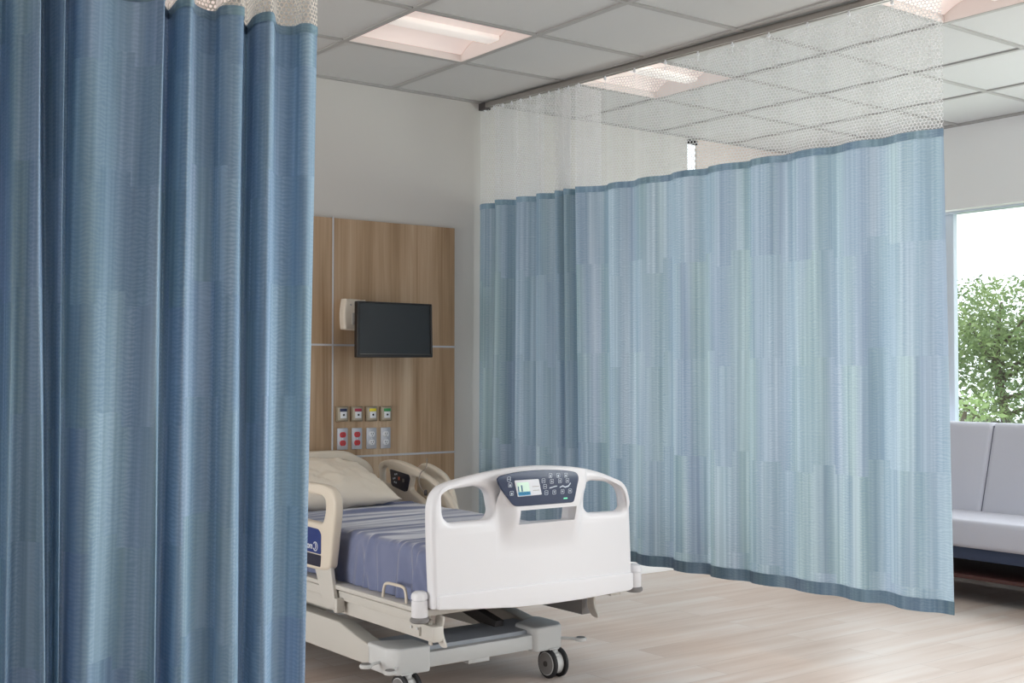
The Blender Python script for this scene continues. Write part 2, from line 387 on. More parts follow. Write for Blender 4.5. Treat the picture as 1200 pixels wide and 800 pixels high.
# ceiling: every tile sits a little above its tees, cells with a lamp stay open
xs = [2.635+.643*k for k in range(-8, 7)]; xs = [XL]+[x for x in xs if x > XL+.05]+[XW]
ys = [4.78-.59*k for k in range(0, 14)]; ys = [YW]+[y for y in ys if y > YB+.05]+[YB]; ys = sorted(ys)
lamps = []
b = B()
ix0 = min(range(len(xs)), key=lambda i: abs(xs[i]-2.635)); iy0 = min(range(len(ys)), key=lambda i: abs(ys[i]-4.19))
for i in range(len(xs)-1):
    for j in range(len(ys)-1):
        x0, x1, y0, y1 = xs[i], xs[i+1], ys[j], ys[j+1]
        di, dj = i-ix0, j-iy0
        lamp = (di % 2 == 0 and dj % 3 == 0 and x1-x0 > .6 and y1-y0 > .55) and (di, dj) in [(0, 0), (2, 0), (2, -3), (0, -3), (-2, -3), (4, -6), (2, -6), (0, -6), (-2, -6), (-2, 0), (4, -3), (-4, -3), (-4, -6)]
        if (di, dj) in ((4, 0),): lamp = False
        if lamp: lamps.append((di, dj, x0, x1, y0, y1)); continue
        box(b, x0+.012, x1-.012, y0+.012, y1-.012, CEIL+.006, CEIL+.03)
ceil = struct('ceiling', b, 'tile', smooth=0)
b = B()
for x in xs[1:-1]: box(b, x-.013, x+.013, YB, YW, CEIL-.002, CEIL+.03)
for k, y in enumerate(ys[1:-1]): box(b, XL, XW, y-.012, y+.012, CEIL-.0015, CEIL+.03)
for x in (XL+.012, XW-.012): box(b, x-.012, x+.012, YB, YW, CEIL-.004, CEIL+.028)
for y in (YW-.012, YB+.012): box(b, XL, XW, y-.012, y+.012, CEIL-.004, CEIL+.028)
obj('ceiling_grid', b, 'tee', ceil, smooth=0)
b = B(); box(b, XL-.1, XW+.25, YB-.1, YW+.2, CEIL+.2, CEIL+.25); struct('ceiling.001', b, 'tile', smooth=0)
# head wall with a slot window near its far end
b = B()
box(b, XL-.1, 5.466, YW, YW+.15, 0, CEIL+.2); box(b, 5.466, 5.545, YW, YW+.012, 0, .9); box(b, 5.466, 5.545, YW, YW+.012, 2.70, CEIL+.2)
struct('wall_back', b, 'wall', smooth=0)
b = B(); box(b, 5.545, XW+.25, YW-.004, YW+.012, 0, CEIL+.2); struct('wall_back.001', b, 'wall_warm', smooth=0)
wn_ = thing('window_2', (5.505, YW+.1, .9), None, None); wn_['kind'] = 'structure'
b = B(); box(b, 5.466, 5.545, YW+.006, YW+.010, .9, 2.70); obj('glass_pane', b, 'glass', wn_, 0)
b = B(); box(b, 5.466, 5.545, YW-.012, YW+.004, 2.675, 2.705, .004); obj('blind_roller', b, 'black_roller', wn_)
# window wall: sill, bulkhead, end piers
WY0, WY1, WZ0, WZ1 = -2.2, 5.1, .60, 2.213
b = B(); box(b, XW, XW+.2, YB-.1, YW, 0, WZ0); box(b, XW, XW+.2, YB-.1, WY0, WZ0, WZ1); box(b, XW, XW+.2, WY1, YW, WZ0, WZ1)
struct('wall_right', b, 'wall', smooth=0)
b = B(); box(b, XW-.01, XW+.2, YB-.1, YW, WZ1, CEIL+.2); struct('trim_1', b, 'bulkhead', smooth=0)
b = B(); box(b, XL-.15, XL, YB-.1, YW+.1, 0, .3); box(b, XL-.15, XL, YB-.1, YW+.1, 2.2, CEIL+.2); box(b, XL-.15, XL, YB-.1, 3.0, .3, 2.2); box(b, XL-.15, XL, 5.35, YW+.1, .3, 2.2)
struct('wall_left', b, 'wall', smooth=0)
w4 = thing('added_left_window', (XL-.1, 4.2, .3), None, None); w4['kind'] = 'structure'  # unseen window, added as an opening for the left fill light
b = B(); box(b, XL-.12, XL-.11, 3.0, 5.35, .3, 2.2); obj('glass_pane', b, 'glass', w4, 0)
b = B()
for y in (3.0, 4.15, 5.29): box(b, XL-.14, XL-.08, y, y+.06, .3, 2.2)
obj('window_frame', b, 'winframe', w4, 0)
b = B()
box(b, XL, XW+.2, YB-.15, YB, 0, .3); box(b, XL, XW+.2, YB-.15, YB, 2.4, CEIL+.2); box(b, XL, 2.6, YB-.15, YB, .3, 2.4); box(b, 6.3, XW+.2, YB-.15, YB, .3, 2.4)
struct('wall_front', b, 'wall', smooth=0)
w3 = thing('added_rear_window', (4.45, YB-.1, .3), None, None); w3['kind'] = 'structure'  # unseen window, added and sized to shape the light from behind
b = B(); box(b, 2.6, 6.3, YB-.14, YB-.13, .3, 2.4); obj('glass_pane', b, 'glass', w3, 0)
b = B()
for x in (2.6, 3.82, 5.05, 6.24): box(b, x, x+.06, YB-.15, YB-.11, .3, 2.4)
box(b, 2.6, 6.3, YB-.15, YB-.11, .3, .35); box(b, 2.6, 6.3, YB-.15, YB-.11, 2.35, 2.4)
obj('window_frame', b, 'winframe', w3, 0)
w1 = thing('window_1', (XW+.1, 1.5, WZ0), None, None); w1['kind'] = 'structure'
b = B(); box(b, XW+.11, XW+.12, WY0, WY1, WZ0, WZ1); obj('glass_pane', b, 'glass', w1, 0)
b = B()
for y in (WY0, 1.8, 5.04): box(b, XW+.06, XW+.14, y, y+.06, WZ0, WZ1, .004)
box(b, XW+.06, XW+.14, WY0, WY1, WZ0, WZ0+.05, .004); box(b, XW+.06, XW+.14, WY0, WY1, WZ1-.012, WZ1, .003)
obj('window_frame', b, 'winframe', w1)
b = B(); box(b, XW+.095, XW+.14, 4.31, 4.42, WZ0, WZ1, .006); obj('mullion', b, 'winframe', w1)
b = B(); box(b, XW-.04, XW+.06, WY0-.03, WY1+.03, WZ0-.03, WZ0, .006); obj('window_sill', b, 'winframe', w1)
b = B(); box(b, XL, 5.545, YW-.012, YW, 0, .10, .003); struct('baseboard_back', b, 'bulkhead')
b = B(); box(b, XW-.012, XW, YB, YW, 0, .10, .003); struct('baseboard_right', b, 'bulkhead')

# ------------------------------------------------------------------ troffers
LB = {(0, 0): 'square recessed ceiling light nearest the head wall, above the hospital bed',
      (2, 0): 'square recessed ceiling light seen through the white net of the long curtain',
      (2, -3): 'square recessed ceiling light near the window wall, cut by the right edge of the photo'}
def troffer(x0, x1, y0, y1, label):
    cx, cy = (x0+x1)/2, (y0+y1)/2
    t = thing('ceiling_light', (cx, cy, CEIL), label, 'ceiling light', 'square recessed ceiling lights')
    b = B(); a = .013; d = .10
    for (p, q, r, s) in ((x0+a, x0+a+.004, y0+a, y1-a), (x1-a-.004, x1-a, y0+a, y1-a), (x0+a, x1-a, y0+a, y0+a+.004), (x0+a, x1-a, y1-a-.004, y1-a)):
        box(b, p, q, r, s, CEIL, CEIL+d)
    box(b, x0+a, x1-a, y0+a, y1-a, CEIL+d, CEIL+d+.006)
    obj('housing', b, 'lightbox', t, 0)
    b = B(); n = 12                                   # two curved reflector wings running along x
    for sgn in (-1, 1):
        rows = []
        for k in range(n+1):
            f = k/n; y = cy+sgn*(.045+f*((y1-y0)/2-a-.052)); z = CEIL+.052+.036*math.sin(f*math.pi)-.02*f
            rows.append((b.verts.new((x0+a+.006, y, z)), b.verts.new((x1-a-.006, y, z))))
        for k in range(n): b.faces.new((rows[k][0], rows[k][1], rows[k+1][1], rows[k+1][0]))
    obj('reflector', b, 'lamp', t)
    b = B(); box(b, x0+a+.006, x1-a-.006, cy-.045, cy+.045, CEIL+.03, CEIL+.06, .012, 3); obj('lamp_cover', b, 'lamp2', t)
for di, dj, x0, x1, y0, y1 in lamps:
    troffer(x0, x1, y0, y1, LB.get((di, dj), 'square recessed ceiling light outside the photographed part of the room'))

# ------------------------------------------------------------------ head wall laminate
PX = [2.10, 2.925, 3.671]; PZ = [.10, .797, 1.363, 2.010]; PY = 5.415
t = thing('headwall_panel', (3.0, YW, .1), 'brown wood laminate wall panelling with thin metal strips behind the bed', 'wall panel')
for i in range(2):
    for j in range(3):
        b = B(); box(b, PX[i]+.004, PX[i+1]-.004, PY, YW-.001, PZ[j]+.004, PZ[j+1]-.004, .001, 1); obj('board', b, 'wood', t)
b = B(); box(b, 2.921, 2.929, PY-.002, YW-.005, PZ[0], PZ[3]); obj('metal_strip', b, 'alu', t, 0)
for z in PZ[1:3]:
    b = B(); box(b, PX[0], PX[2], PY-.003, YW-.005, z-.005, z+.005); obj('metal_strip', b, 'alu', t, 0)

# ------------------------------------------------------------------ outlets
def gas(x0, x1, z0, z1, mk, label):
    t = thing('gas_outlet', ((x0+x1)/2, PY, z0), label, 'gas outlet', 'medical gas outlets on the wood panel')
    W = x1-x0
    b = B(); box(b, x0, x1, PY-.012, PY, z0, z1, .003); obj('cover_plate', b, 'brass', t)
    b = B(); box(b, x0+.007, x1-.007, PY-.016, PY-.008, z0+.007, z1-.006, .002); obj('inner_plate', b, 'brass_in', t)
    m = x0+W*.55
    b = B(); box(b, m-.020, m+.020, PY-.018, PY-.012, z1-.026, z1-.011, .001); obj('colour_marker', b, mk, t)
    b = B(); box(b, m-.017, m+.017, PY-.019, PY-.012, z1-.060, z1-.027, .001)
    obj('outlet_face', b, 'outwhite', t)
    b = B(); lathe(b, [(.0055, 0), (.0055, .003)], (m, PY-.021, z1-.043), 'Y', 14); obj('port', b, 'rubber', t)
gas(2.942, 3.010, .976, 1.053, 'l_blue', 'bronze gas outlet plate with a navy blue marker')
gas(3.027, 3.095, .975, 1.052, 'l_red', 'bronze gas outlet plate with a crimson red marker')
gas(3.113, 3.181, .974, 1.051, 'l_yellow', 'bronze gas outlet plate with a yellow marker')
gas(3.198, 3.266, .973, 1.050, 'l_green', 'bronze gas outlet plate with a green marker')
def elec(x0, x1, z0, z1, red, label):
    t = thing('power_outlet', ((x0+x1)/2, PY, z0), label, 'power outlet', 'duplex power outlets on the wood panel')
    b = B(); box(b, x0, x1, PY-.008, PY, z0, z1, .003); obj('cover_plate', b, 'steel', t)
    m = (x0+x1)/2; c = (z0+z1)/2
    for s in (1, -1):
        b = B(); z = c+s*.021
        out = [(m+.0165*math.cos(a)*1.0, z+.0165*math.sin(a)) for a in [2*math.pi*k/24 for k in range(24)]]
        out = [(x, max(z-.0135, min(z+.0135, q))) for x, q in out]
        plate(b, out, [], .006, .0008, 'XZ', PY-.013)
        so = obj('socket', b, 'red' if red else 'outwhite', t)
        b = B(); box(b, m-.007, m-.0045, PY-.0145, PY-.012, z-.001, z+.007); box(b, m+.0045, m+.007, PY-.0145, PY-.012, z-.001, z+.007)
        lathe(b, [(.0022, 0), (.0022, .002)], (m, PY-.0145, z-.007), 'Y', 10)
        obj('slot', b, 'rubber' if not red else 'tvedge', so)
    b = B(); lathe(b, [(.003, 0), (.003, .002)], (m, PY-.0105, c), 'Y', 12); obj('screw', b, 'outwhite', t)
elec(2.950, 3.010, .834, .943, 1, 'steel power outlet plate with red sockets, nearest the vertical metal strip')
elec(3.033, 3.093, .834, .942, 1, 'steel power outlet plate with red sockets, under the crimson marked gas outlet')
elec(3.119, 3.178, .833, .941, 0, 'steel power outlet plate with white sockets, under the yellow marked gas outlet')
elec(3.203, 3.262, .832, .940, 0, 'steel power outlet plate with white sockets, under the green marked gas outlet')

# ------------------------------------------------------------------ television and its bracket
t = thing('wall_bracket', (2.99, PY, 1.44), 'cream plastic wall bracket box behind the left edge of the television', 'bracket')
b = B(); plate(b, catmull([(2.966, 1.588), (2.958, 1.52), (2.962, 1.455), (2.975, 1.440), (3.06, 1.438), (3.085, 1.45), (3.085, 1.58), (3.07, 1.592), (2.98, 1.596)], 4, True), [], .06, .012, 'XZ', PY-.06)
obj('bracket_cover', b, 'beige', t)
b = B(); box(b, 3.0, 3.035, PY-.066, PY-.058, 1.465, 1.525, .004); obj('key_panel', b, 'bracket_grey', t)
b = B(); lathe(b, [(.005, 0), (.005, .006)], (2.993, PY-.065, 1.565), 'Y', 12); obj('key', b, 'bracket_grey', t)
b = B(); box(b, 3.03, 3.07, 5.226, PY-.05, 1.49, 1.53, .006); obj('swivel_arm', b, 'greyplastic', t)
t = thing('television', (3.16, 5.21, 1.30), 'flat black wall television mounted on the wood panel', 'television')
b = B(); plate(b, roundpoly([(2.939, 1.297), (3.381, 1.301), (3.376, 1.574), (2.939, 1.576)], .006), [roundpoly([(2.954, 1.313), (3.371, 1.316), (3.368, 1.566), (2.954, 1.568)], .003)], .03, .003, 'XZ', 5.19)
obj('bezel', b, 'tvblack', t)
b = B(); box(b, 2.953, 3.372, 5.199, 5.205, 1.312, 1.569); obj('screen', b, 'tvscreen', t, 0)
b = B(); box(b, 2.953, 3.372, 5.193, 5.199, 1.3125, 1.3175); box(b, 2.950, 2.955, 5.193, 5.199, 1.313, 1.568); obj('screen_trim', b, 'tvedge', t, 0)
b = B(); box(b, 2.96, 3.36, 5.205, 5.228, 1.33, 1.55, .01); obj('back_cover', b, 'tvblack', t)

# ------------------------------------------------------------------ curtains
def curtain_sheet(name, mat, parent, top, bot, z0, z1, nz, n=10, off=0.0, smooth=180, two=False, vz=None):
    """top/bot: plan control points; rows between z0 and z1 blend bot to top by height (vz = full height range)"""
    zb, zt = vz or (z0, z1)
    T = catmull([(p[0], p[1], 0) for p in top], n); Bo = catmull([(p[0], p[1], 0) for p in bot], n)
    L = [0]
    for i in range(1, len(T)): L.append(L[-1]+(T[i]-T[i-1]).length)
    bm = bmesh.new(); uvl = bm.loops.layers.uv.new('UVMap')
    for o_ in ((off, -off) if two else (off,)):
        rows = []
        for j in range(nz+1):
            z = z0+(z1-z0)*j/nz; f = max(0, min(1, (z-zb)/(zt-zb))); r = []
            P = [Bo[i]*(1-f)+T[i]*f for i in range(len(T))]
            for i in range(len(P)):
                if o_:
                    tt = (P[min(i+1, len(P)-1)]-P[max(i-1, 0)]).normalized(); q = P[i]+Vector((tt.y, -tt.x, 0))*o_
                else: q = P[i]
                r.append(bm.verts.new((q.x, q.y, z)))
            rows.append(r)
        for j in range(nz):
            for i in range(len(T)-1):
                f_ = bm.faces.new((rows[j][i], rows[j][i+1], rows[j+1][i+1], rows[j+1][i]))
                zz = (z0+(z1-z0)*j/nz, z0+(z1-z0)*(j+1)/nz)
                for lp, (uu, vv) in zip(f_.loops, ((L[i], zz[0]), (L[i+1], zz[0]), (L[i+1], zz[1]), (L[i], zz[1]))): lp[uvl].uv = (uu, vv)
    me = bpy.data.meshes.new(name); bm.to_mesh(me); bm.free()
    if parent is not None: me.transform(Matrix.Translation(-parent.location))
    return link(name, me, mat, parent, 0) if False else _smooth(link(name, me, mat, parent, 0))
def _smooth(o):
    for f in o.data.polygons: f.use_smooth = True
    return o

# near curtain, hung across the picture on the left
YN = 2.895
near_t = [(0.4539, 2.895), (0.4943, 2.823), (0.559, 2.919), (0.5904, 2.835), (0.6596, 2.895), (0.7226, 2.991), (0.7378, 2.991), (0.7363, 2.895), (0.7567, 2.859), (0.7709, 2.8086), (0.7875, 2.883), (0.8136, 2.943), (0.816, 2.8758), (0.8265, 2.8134), (0.8431, 2.883), (0.8691, 2.9382), (0.8746, 2.871), (0.9006, 2.847), (0.9375, 2.8566), (0.9861, 2.8806), (1.0271, 2.8614), (1.0437, 2.8326), (1.0562, 2.799), (1.0815, 2.883), (1.1285, 2.967), (1.1159, 2.8662), (1.1332, 2.8278), (1.1654, 2.8806), (1.2021, 2.9046), (1.2283, 2.9022), (1.2225, 2.8566), (1.2381, 2.8302), (1.2711, 2.8278), (1.2967, 2.895), (1.3453, 2.9766), (1.3253, 2.8806), (1.3312, 2.8326), (1.3525, 2.8278), (1.4012, 2.9094), (1.4324, 2.913), (1.45, 2.8986), (1.4535, 2.8662), (1.4727, 2.8554), (1.5021, 2.8734)]
near_b = [(0.4539, 2.895), (0.4943, 2.823), (0.559, 2.919), (0.5904, 2.835), (0.6596, 2.895), (0.711, 2.943), (0.7141, 2.895), (0.7204, 2.847), (0.7537, 2.919), (0.7869, 2.8878), (0.7988, 2.8086), (0.818, 2.883), (0.8476, 2.9526), (0.838, 2.8854), (0.8322, 2.8326), (0.845, 2.883), (0.8629, 2.9238), (0.8692, 2.8662), (0.8956, 2.8374), (0.9422, 2.871), (0.9836, 2.9094), (1.0131, 2.8806), (1.0382, 2.8518), (1.0437, 2.799), (1.0687, 2.883), (1.1152, 2.967), (1.1036, 2.8566), (1.1268, 2.8278), (1.161, 2.8806), (1.206, 2.9142), (1.2283, 2.9022), (1.22, 2.8614), (1.2381, 2.8302), (1.2643, 2.8278), (1.292, 2.895), (1.345, 2.9814), (1.3252, 2.8854), (1.3288, 2.8374), (1.3477, 2.8326), (1.401, 2.919), (1.4303, 2.9238), (1.4444, 2.9022), (1.4504, 2.8698), (1.4647, 2.859), (1.4889, 2.877)]
nt_, nb_ = near_t, near_b
t = thing('privacy_curtain', (1.2, YN, 2.66), 'blue woven privacy curtain hanging closest on the left side of the photo', 'curtain', 'blue hospital privacy curtains')
NF = 2.142; NZ0 = .30
curtain_sheet('fabric_panel', 'fab_near_shaded', t, nt_, nb_, NZ0+.05, NF-.012, 14, 10, vz=(NZ0, NF))
curtain_sheet('top_hem', 'hem_soft', t, nt_, nt_, NF-.024, NF, 1, 10, off=.0016, two=True)
curtain_sheet('bottom_hem', 'hem', t, nb_, nb_, NZ0, NZ0+.055, 1, 10, off=.0016, two=True)
curtain_sheet('mesh_header', 'net_near', t, nt_, nt_, NF-.004, 2.66, 1, 10)
def carriers(parent, pts, every):
    first = None
    for k in range(0, len(pts), every):
        x, y = pts[k]
        if first is None:
            b = B(); lathe(b, [(.006, 0), (.0075, .004), (.0075, .010), (.004, .013), (.004, .02)], (x, y, 2.668), 'Z', 10)
            tube(b, [(x, y, 2.67), (x+.004, y, 2.655), (x, y, 2.645), (x-.004, y, 2.652)], .0012, 6)
            first = obj('carrier', b, 'outwhite', parent); fx, fy = x, y
        else:
            c = first.copy(); COL.objects.link(c); c.location = (x-fx, y-fy, 0); c.parent = parent
tn = thing('curtain_track', (1.0, YN, 2.69), 'metal ceiling track carrying the closest curtain, above the photo', 'curtain track')
b = B(); box(b, .2, 3.3, YN-.016, YN+.016, 2.688, CEIL-.002, .002); obj('rail', b, 'track', tn)
b = B(); box(b, 3.3, 3.33, YN-.018, YN+.018, 2.684, CEIL-.001, .003); obj('end_cap', b, 'darkmetal', tn)
carriers(t, [(.39+.085*k, YN) for k in range(14)], 1)

# long curtain between the bed and the window
P0 = Vector((3.866, 5.42)); P1 = Vector((4.034, 2.655)); D = (P1-P0).normalized(); NR = Vector((D.y, -D.x))   # NR points to the bed side
if NR.x > 0: NR = -NR
far = [(-.0, .012), (.05, .022), (.105, .012), (.15, -.02), (.172, -.045), (.192, .03), (.235, .038), (.285, .006), (.315, -.012), (.335, -.048), (.352, .026), (.40, .03), (.44, .012), (.478, -.008), (.497, .022), (.54, .03), (.585, .01), (.615, -.004), (.632, -.028), (.648, .024), (.672, .026), (.698, -.002), (.712, .022), (.738, .034), (.762, .012), (.780, -.025), (.792, -.055), (.812, .03), (.86, .036), (.905, .01), (.955, -.004), (1.0, .018), (1.06, .022), (1.11, 0), (1.15, -.004), (1.20, .018), (1.27, .02), (1.33, .0), (1.38, -.004), (1.42, .016), (1.50, .022), (1.56, .002), (1.60, -.004), (1.64, .018), (1.73, .024), (1.80, .004), (1.84, -.002), (1.88, .018), (1.96, .022), (2.02, 0), (2.07, .002), (2.12, .02), (2.20, .022), (2.26, 0), (2.31, .004), (2.36, .02), (2.43, .022), (2.49, 0), (2.54, .006), (2.60, .024), (2.68, .02), (2.73, .004), (2.765, .002)]
far = [(s, d*(2.3 if s < .83 else 1.3)) for s, d in far]
ft = [tuple(P0+D*s+NR*d) for s, d in far]
fb = [tuple(P0+D*(s*1.0+.006*math.sin(s*9))+NR*(d*(1.05+.3*math.sin(s*5+1))+.006*math.sin(s*4))) for s, d in far]
fb[-1] = tuple(P0+D*2.79+NR*.002)
t = thing('privacy_curtain', (P0.x, P0.y, 2.66), 'long pale blue privacy curtain drawn out between the bed and the window', 'curtain', 'blue hospital privacy curtains')
FF = 2.147; FZ0 = .318
curtain_sheet('fabric_panel', 'fab_far_lit', t, ft, fb, FZ0+.045, FF-.012, 12, 6, vz=(FZ0, FF))
curtain_sheet('top_hem', 'hem_soft', t, ft, ft, FF-.030, FF, 1, 6, off=.002, two=True)
curtain_sheet('bottom_hem', 'hem', t, fb, fb, FZ0, FZ0+.05, 1, 6, off=.002, two=True)
curtain_sheet('mesh_header', 'net_far', t, ft, ft, FF-.004, 2.66, 1, 6)
carriers(t, [tuple(P0+D*s) for s in [.01+.075*i for i in range(11)]+[.95+.2*i for i in range(9)]], 1)
tn = thing('curtain_track', (P0.x, P0.y, 2.69), 'long grey metal ceiling track running from the head wall over the long curtain', 'curtain track')
b = B()
A_, E_ = P0-D*.02, P0+D*6.3
def strip(b, z0, z1, w0, w1):
    hexa(b, [(*(A_+NR*w0), z0), (*(A_+NR*w1), z0), (*(E_+NR*w1), z0), (*(E_+NR*w0), z0), (*(A_+NR*w0), z1), (*(A_+NR*w1), z1), (*(E_+NR*w1), z1), (*(E_+NR*w0), z1)])
strip(b, 2.687, CEIL-.002, -.018, -.004); strip(b, 2.687, CEIL-.002, .004, .018); strip(b, 2.708, CEIL-.002, -.018, .018)
obj('rail', b, 'track', tn, 0)
b = B(); a, e = A_-D*.003, A_+D*.05
hexa(b, [(*(a-NR*.022), 2.675), (*(a+NR*.022), 2.675), (*(e+NR*.022), 2.675), (*(e-NR*.022), 2.675), (*(a-NR*.022), CEIL-.003), (*(a+NR*.022), CEIL-.003), (*(e+NR*.022), CEIL-.003), (*(e-NR*.022), CEIL-.003)])
obj('end_stop', b, 'darkmetal', tn, 0)

# ------------------------------------------------------------------ hospital bed
bed = thing('hospital_bed', (2.74, 4.4, 0), 'white and cream electric hospital bed on casters with its footboard towards the viewer', 'bed')
# footboard
FB = [(2.291, .412), (2.288, .46), (2.281, .60), (2.278, .72), (2.281, .768), (2.298, .806), (2.345, .834), (2.43, .852), (2.545, .868), (2.64, .876), (2.73, .879), (2.83, .875), (2.943, .864), (3.03, .846), (3.10, .824), (3.16, .796), (3.185, .765), (3.196, .72), (3.203, .60), (3.208, .47), (3.210, .395), (3.200, .383), (3.10, .374), (2.95, .368), (2.778, .368), (2.62, .374), (2.45, .388), (2.31, .402)]
holeL = roundpoly([(2.322, .798), (2.345, .812), (2.47, .822), (2.522, .803), (2.538, .722), (2.520, .697), (2.352, .697), (2.326, .72)], .030, 4)
holeR = roundpoly([(2.968, .800), (3.00, .812), (3.10, .802), (3.158, .778), (3.178, .71), (3.155, .684), (2.988, .689), (2.964, .712)], .030, 4)
slot = roundpoly([(2.625, .729), (2.895, .725), (2.888, .672), (2.636, .677)], .008, 3)
b = B(); plate(b, catmull([(x, z) for x, z in FB], 5, True), [holeL, holeR, slot], .058, .018, 'XZ', 3.50)
# raised console: swelling that carries the control panel and fades out downwards
def sst(a, c, t): t = max(0, min(1, (t-a)/(c-a))); return t*t*(3-2*t)
gx = [2.548+(2.63-2.548)*i/14 for i in range(14)]+[2.63+.26*i/16 for i in range(16)]+[2.89+(2.956-2.89)*i/12 for i in range(13)]
gz = [.555+(.675-.555)*i/16 for i in range(16)]+[.675+.052*i/4 for i in range(4)]+[.727+(.87-.727)*i/12 for i in range(13)]
def prot(x, z):
    q = sst(.57, .74, z); wl = .03+.06*(1-q); xl = 2.600-.052*sst(.72, .82, z); xr = 2.905+.03*sst(.72, .82, z)
    return .042*q*sst(xl-.045, xl+.02, x)*(1-sst(xr-.01, xr+.05, x))
G = []
for z in gz:
    r = []
    for x in gx:
        zt = .872-.30*(x-2.74)**2; zz = z if z <= .727 else .727+(z-.727)*(zt-.727)/(.87-.727)
        r.append(b.verts.new((x, 3.4997-prot(x, zz), zz)))
    G.append(r)
for j in range(len(gz)-1):
    for i in range(len(gx)-1):
        if 14 <= i < 30 and 16 <= j < 20: continue
        b.faces.new((G[j][i], G[j][i+1], G[j+1][i+1], G[j+1][i]))
ringv = [G[16][i] for i in range(14, 31)]+[G[j][30] for j in range(17, 21)]+[G[20][i] for i in range(29, 13, -1)]+[G[j][14] for j in range(19, 16, -1)]
back = [b.verts.new((v.co.x, 3.51, v.co.z)) for v in ringv]
for i in range(len(ringv)): b.faces.new((ringv[i], ringv[(i+1) % len(ringv)], back[(i+1) % len(ringv)], back[i]))
# lower step line of the footboard
plate(b, roundpoly([(2.30, .452), (3.205, .446), (3.206, .386), (3.19, .378), (2.95, .371), (2.778, .371), (2.62, .377), (2.45, .391), (2.30, .405)], .006, 2), [], .012, .004, 'XZ', 3.493)
obj('footboard', b, 'white', bed, 40)
# control panel
cp_out = catmull([(2.531, .838), (2.534, .850), (2.552, .858), (2.613, .866), (2.71, .869), (2.813, .864), (2.875, .856), (2.897, .846), (2.903, .828), (2.896, .80), (2.884, .755), (2.874, .743), (2.84, .742), (2.73, .7425), (2.625, .7435), (2.603, .749), (2.588, .763), (2.552, .803)], 4, True)
b = B(); plate(b, cp_out, [], .008, .002, 'XZ', 3.4535); cp = obj('control_panel', b, 'navy', bed)
b = B(); plate(b, roundpoly([(2.603, .837), (2.712, .837), (2.727, .780), (2.618, .778)], .003, 2), [], .003, .0005, 'XZ', 3.4510)
me_scr = obj('display_screen', b, 'label_white', cp)
M['scr_a'] = plain('display_light_green', (196, 222, 206), .4, emit=.25); M['scr_b'] = plain('display_blue', (84, 160, 206), .4, emit=.25); M['scr_c'] = plain('display_dark_blue', (58, 110, 170), .4, emit=.2)
for i_, (mk, pts) in enumerate([('scr_a', [(2.612, .829), (2.665, .829), (2.675, .783), (2.622, .782)]), ('scr_b', [(2.618, .795), (2.673, .795), (2.676, .782), (2.622, .781)]), ('scr_c', [(2.616, .815), (2.621, .815), (2.624, .796), (2.619, .796)]), ('scr_c', [(2.630, .819), (2.636, .819), (2.640, .796), (2.634, .796)]), ('bracket_grey', [(2.682, .812), (2.712, .812), (2.713, .810), (2.683, .810)]), ('bracket_grey', [(2.686, .798), (2.714, .798), (2.715, .796), (2.687, .796)])]):
    b = B(); plate(b, [Vector(p) for p in pts], [], .0012, .0002, 'XZ', 3.4500); o = obj('screen_graphic', b, mk, cp)
def button(x, z, glyph):
    b = B(); r = .0082
    plate(b, roundpoly([(x-r, z-r), (x+r, z-r), (x+r, z+r), (x-r, z+r)], .003, 2), [roundpoly([(x-r+.0014, z-r+.0014), (x+r-.0014, z-r+.0014), (x+r-.0014, z+r-.0014), (x-r+.0014, z+r-.0014)], .002, 2)], .0014, .0002, 'XZ', 3.4527)
    if glyph == 0: pts = [(x-.004, z-.003), (x+.004, z-.003), (x, z+.004)]
    elif glyph == 1: pts = [(x-.004, z+.003), (x+.004, z+.003), (x, z-.004)]
    elif glyph == 2: pts = [(x-.005, z-.001), (x+.005, z-.001), (x+.005, z+.001), (x-.005, z+.001)]
    else: pts = [(x-.003, z-.005), (x+.003, z-.005), (x+.003, z+.002), (x-.003, z+.002)]
    plate(b, [Vector(p) for p in pts], [], .0014, .0002, 'XZ', 3.4527)
    obj('button', b, 'icon', cp)
for x, z, g in [(2.579, .843, 2), (2.585, .822, 3), (2.592, .792, 3), (2.736, .829, 2), (2.743, .808, 2), (2.749, .785, 2), (2.768, .846, 3), (2.775, .825, 0), (2.786, .785, 1), (2.805, .845, 3), (2.813, .825, 0), (2.825, .785, 1), (2.841, .844, 3), (2.848, .824, 0), (2.861, .785, 1)]: button(x, z, g)
b = B()
plate(b, [Vector(p) for p in [(2.764, .803), (2.776, .805), (2.790, .808), (2.800, .808), (2.800, .805), (2.790, .804), (2.776, .801), (2.764, .799)]], [], .0014, .0002, 'XZ', 3.4527)
plate(b, [Vector(p) for p in [(2.812, .803), (2.826, .808), (2.838, .803), (2.852, .806), (2.862, .816), (2.865, .813), (2.854, .801), (2.838, .798), (2.826, .803), (2.812, .799)]], [], .0014, .0002, 'XZ', 3.4527)
obj('position_icon', b, 'icon', cp)
b = B(); box(b, 2.830, 2.848, 3.4520, 3.4540, .757, .762, .0005, 1); obj('indicator_light', b, 'green_led', cp)

for q in [cp]: q.location.x -= .007
# headboard
HB = [(2.33, .46), (2.32, .66), (2.345, .775), (2.44, .818), (2.60, .835), (2.80, .838), (2.94, .834), (3.02, .803), (3.085, .765), (3.113, .70), (3.113, .55), (3.105, .45), (2.9, .44), (2.5, .44)]
b = B(); plate(b, catmull(HB, 5, True), [roundpoly([(2.42, .765), (2.70, .79), (2.93, .788), (3.03, .755), (3.03, .735), (2.42, .735)], .02)], .05, .014, 'XZ', 5.31); obj('headboard', b, 'cream', bed)

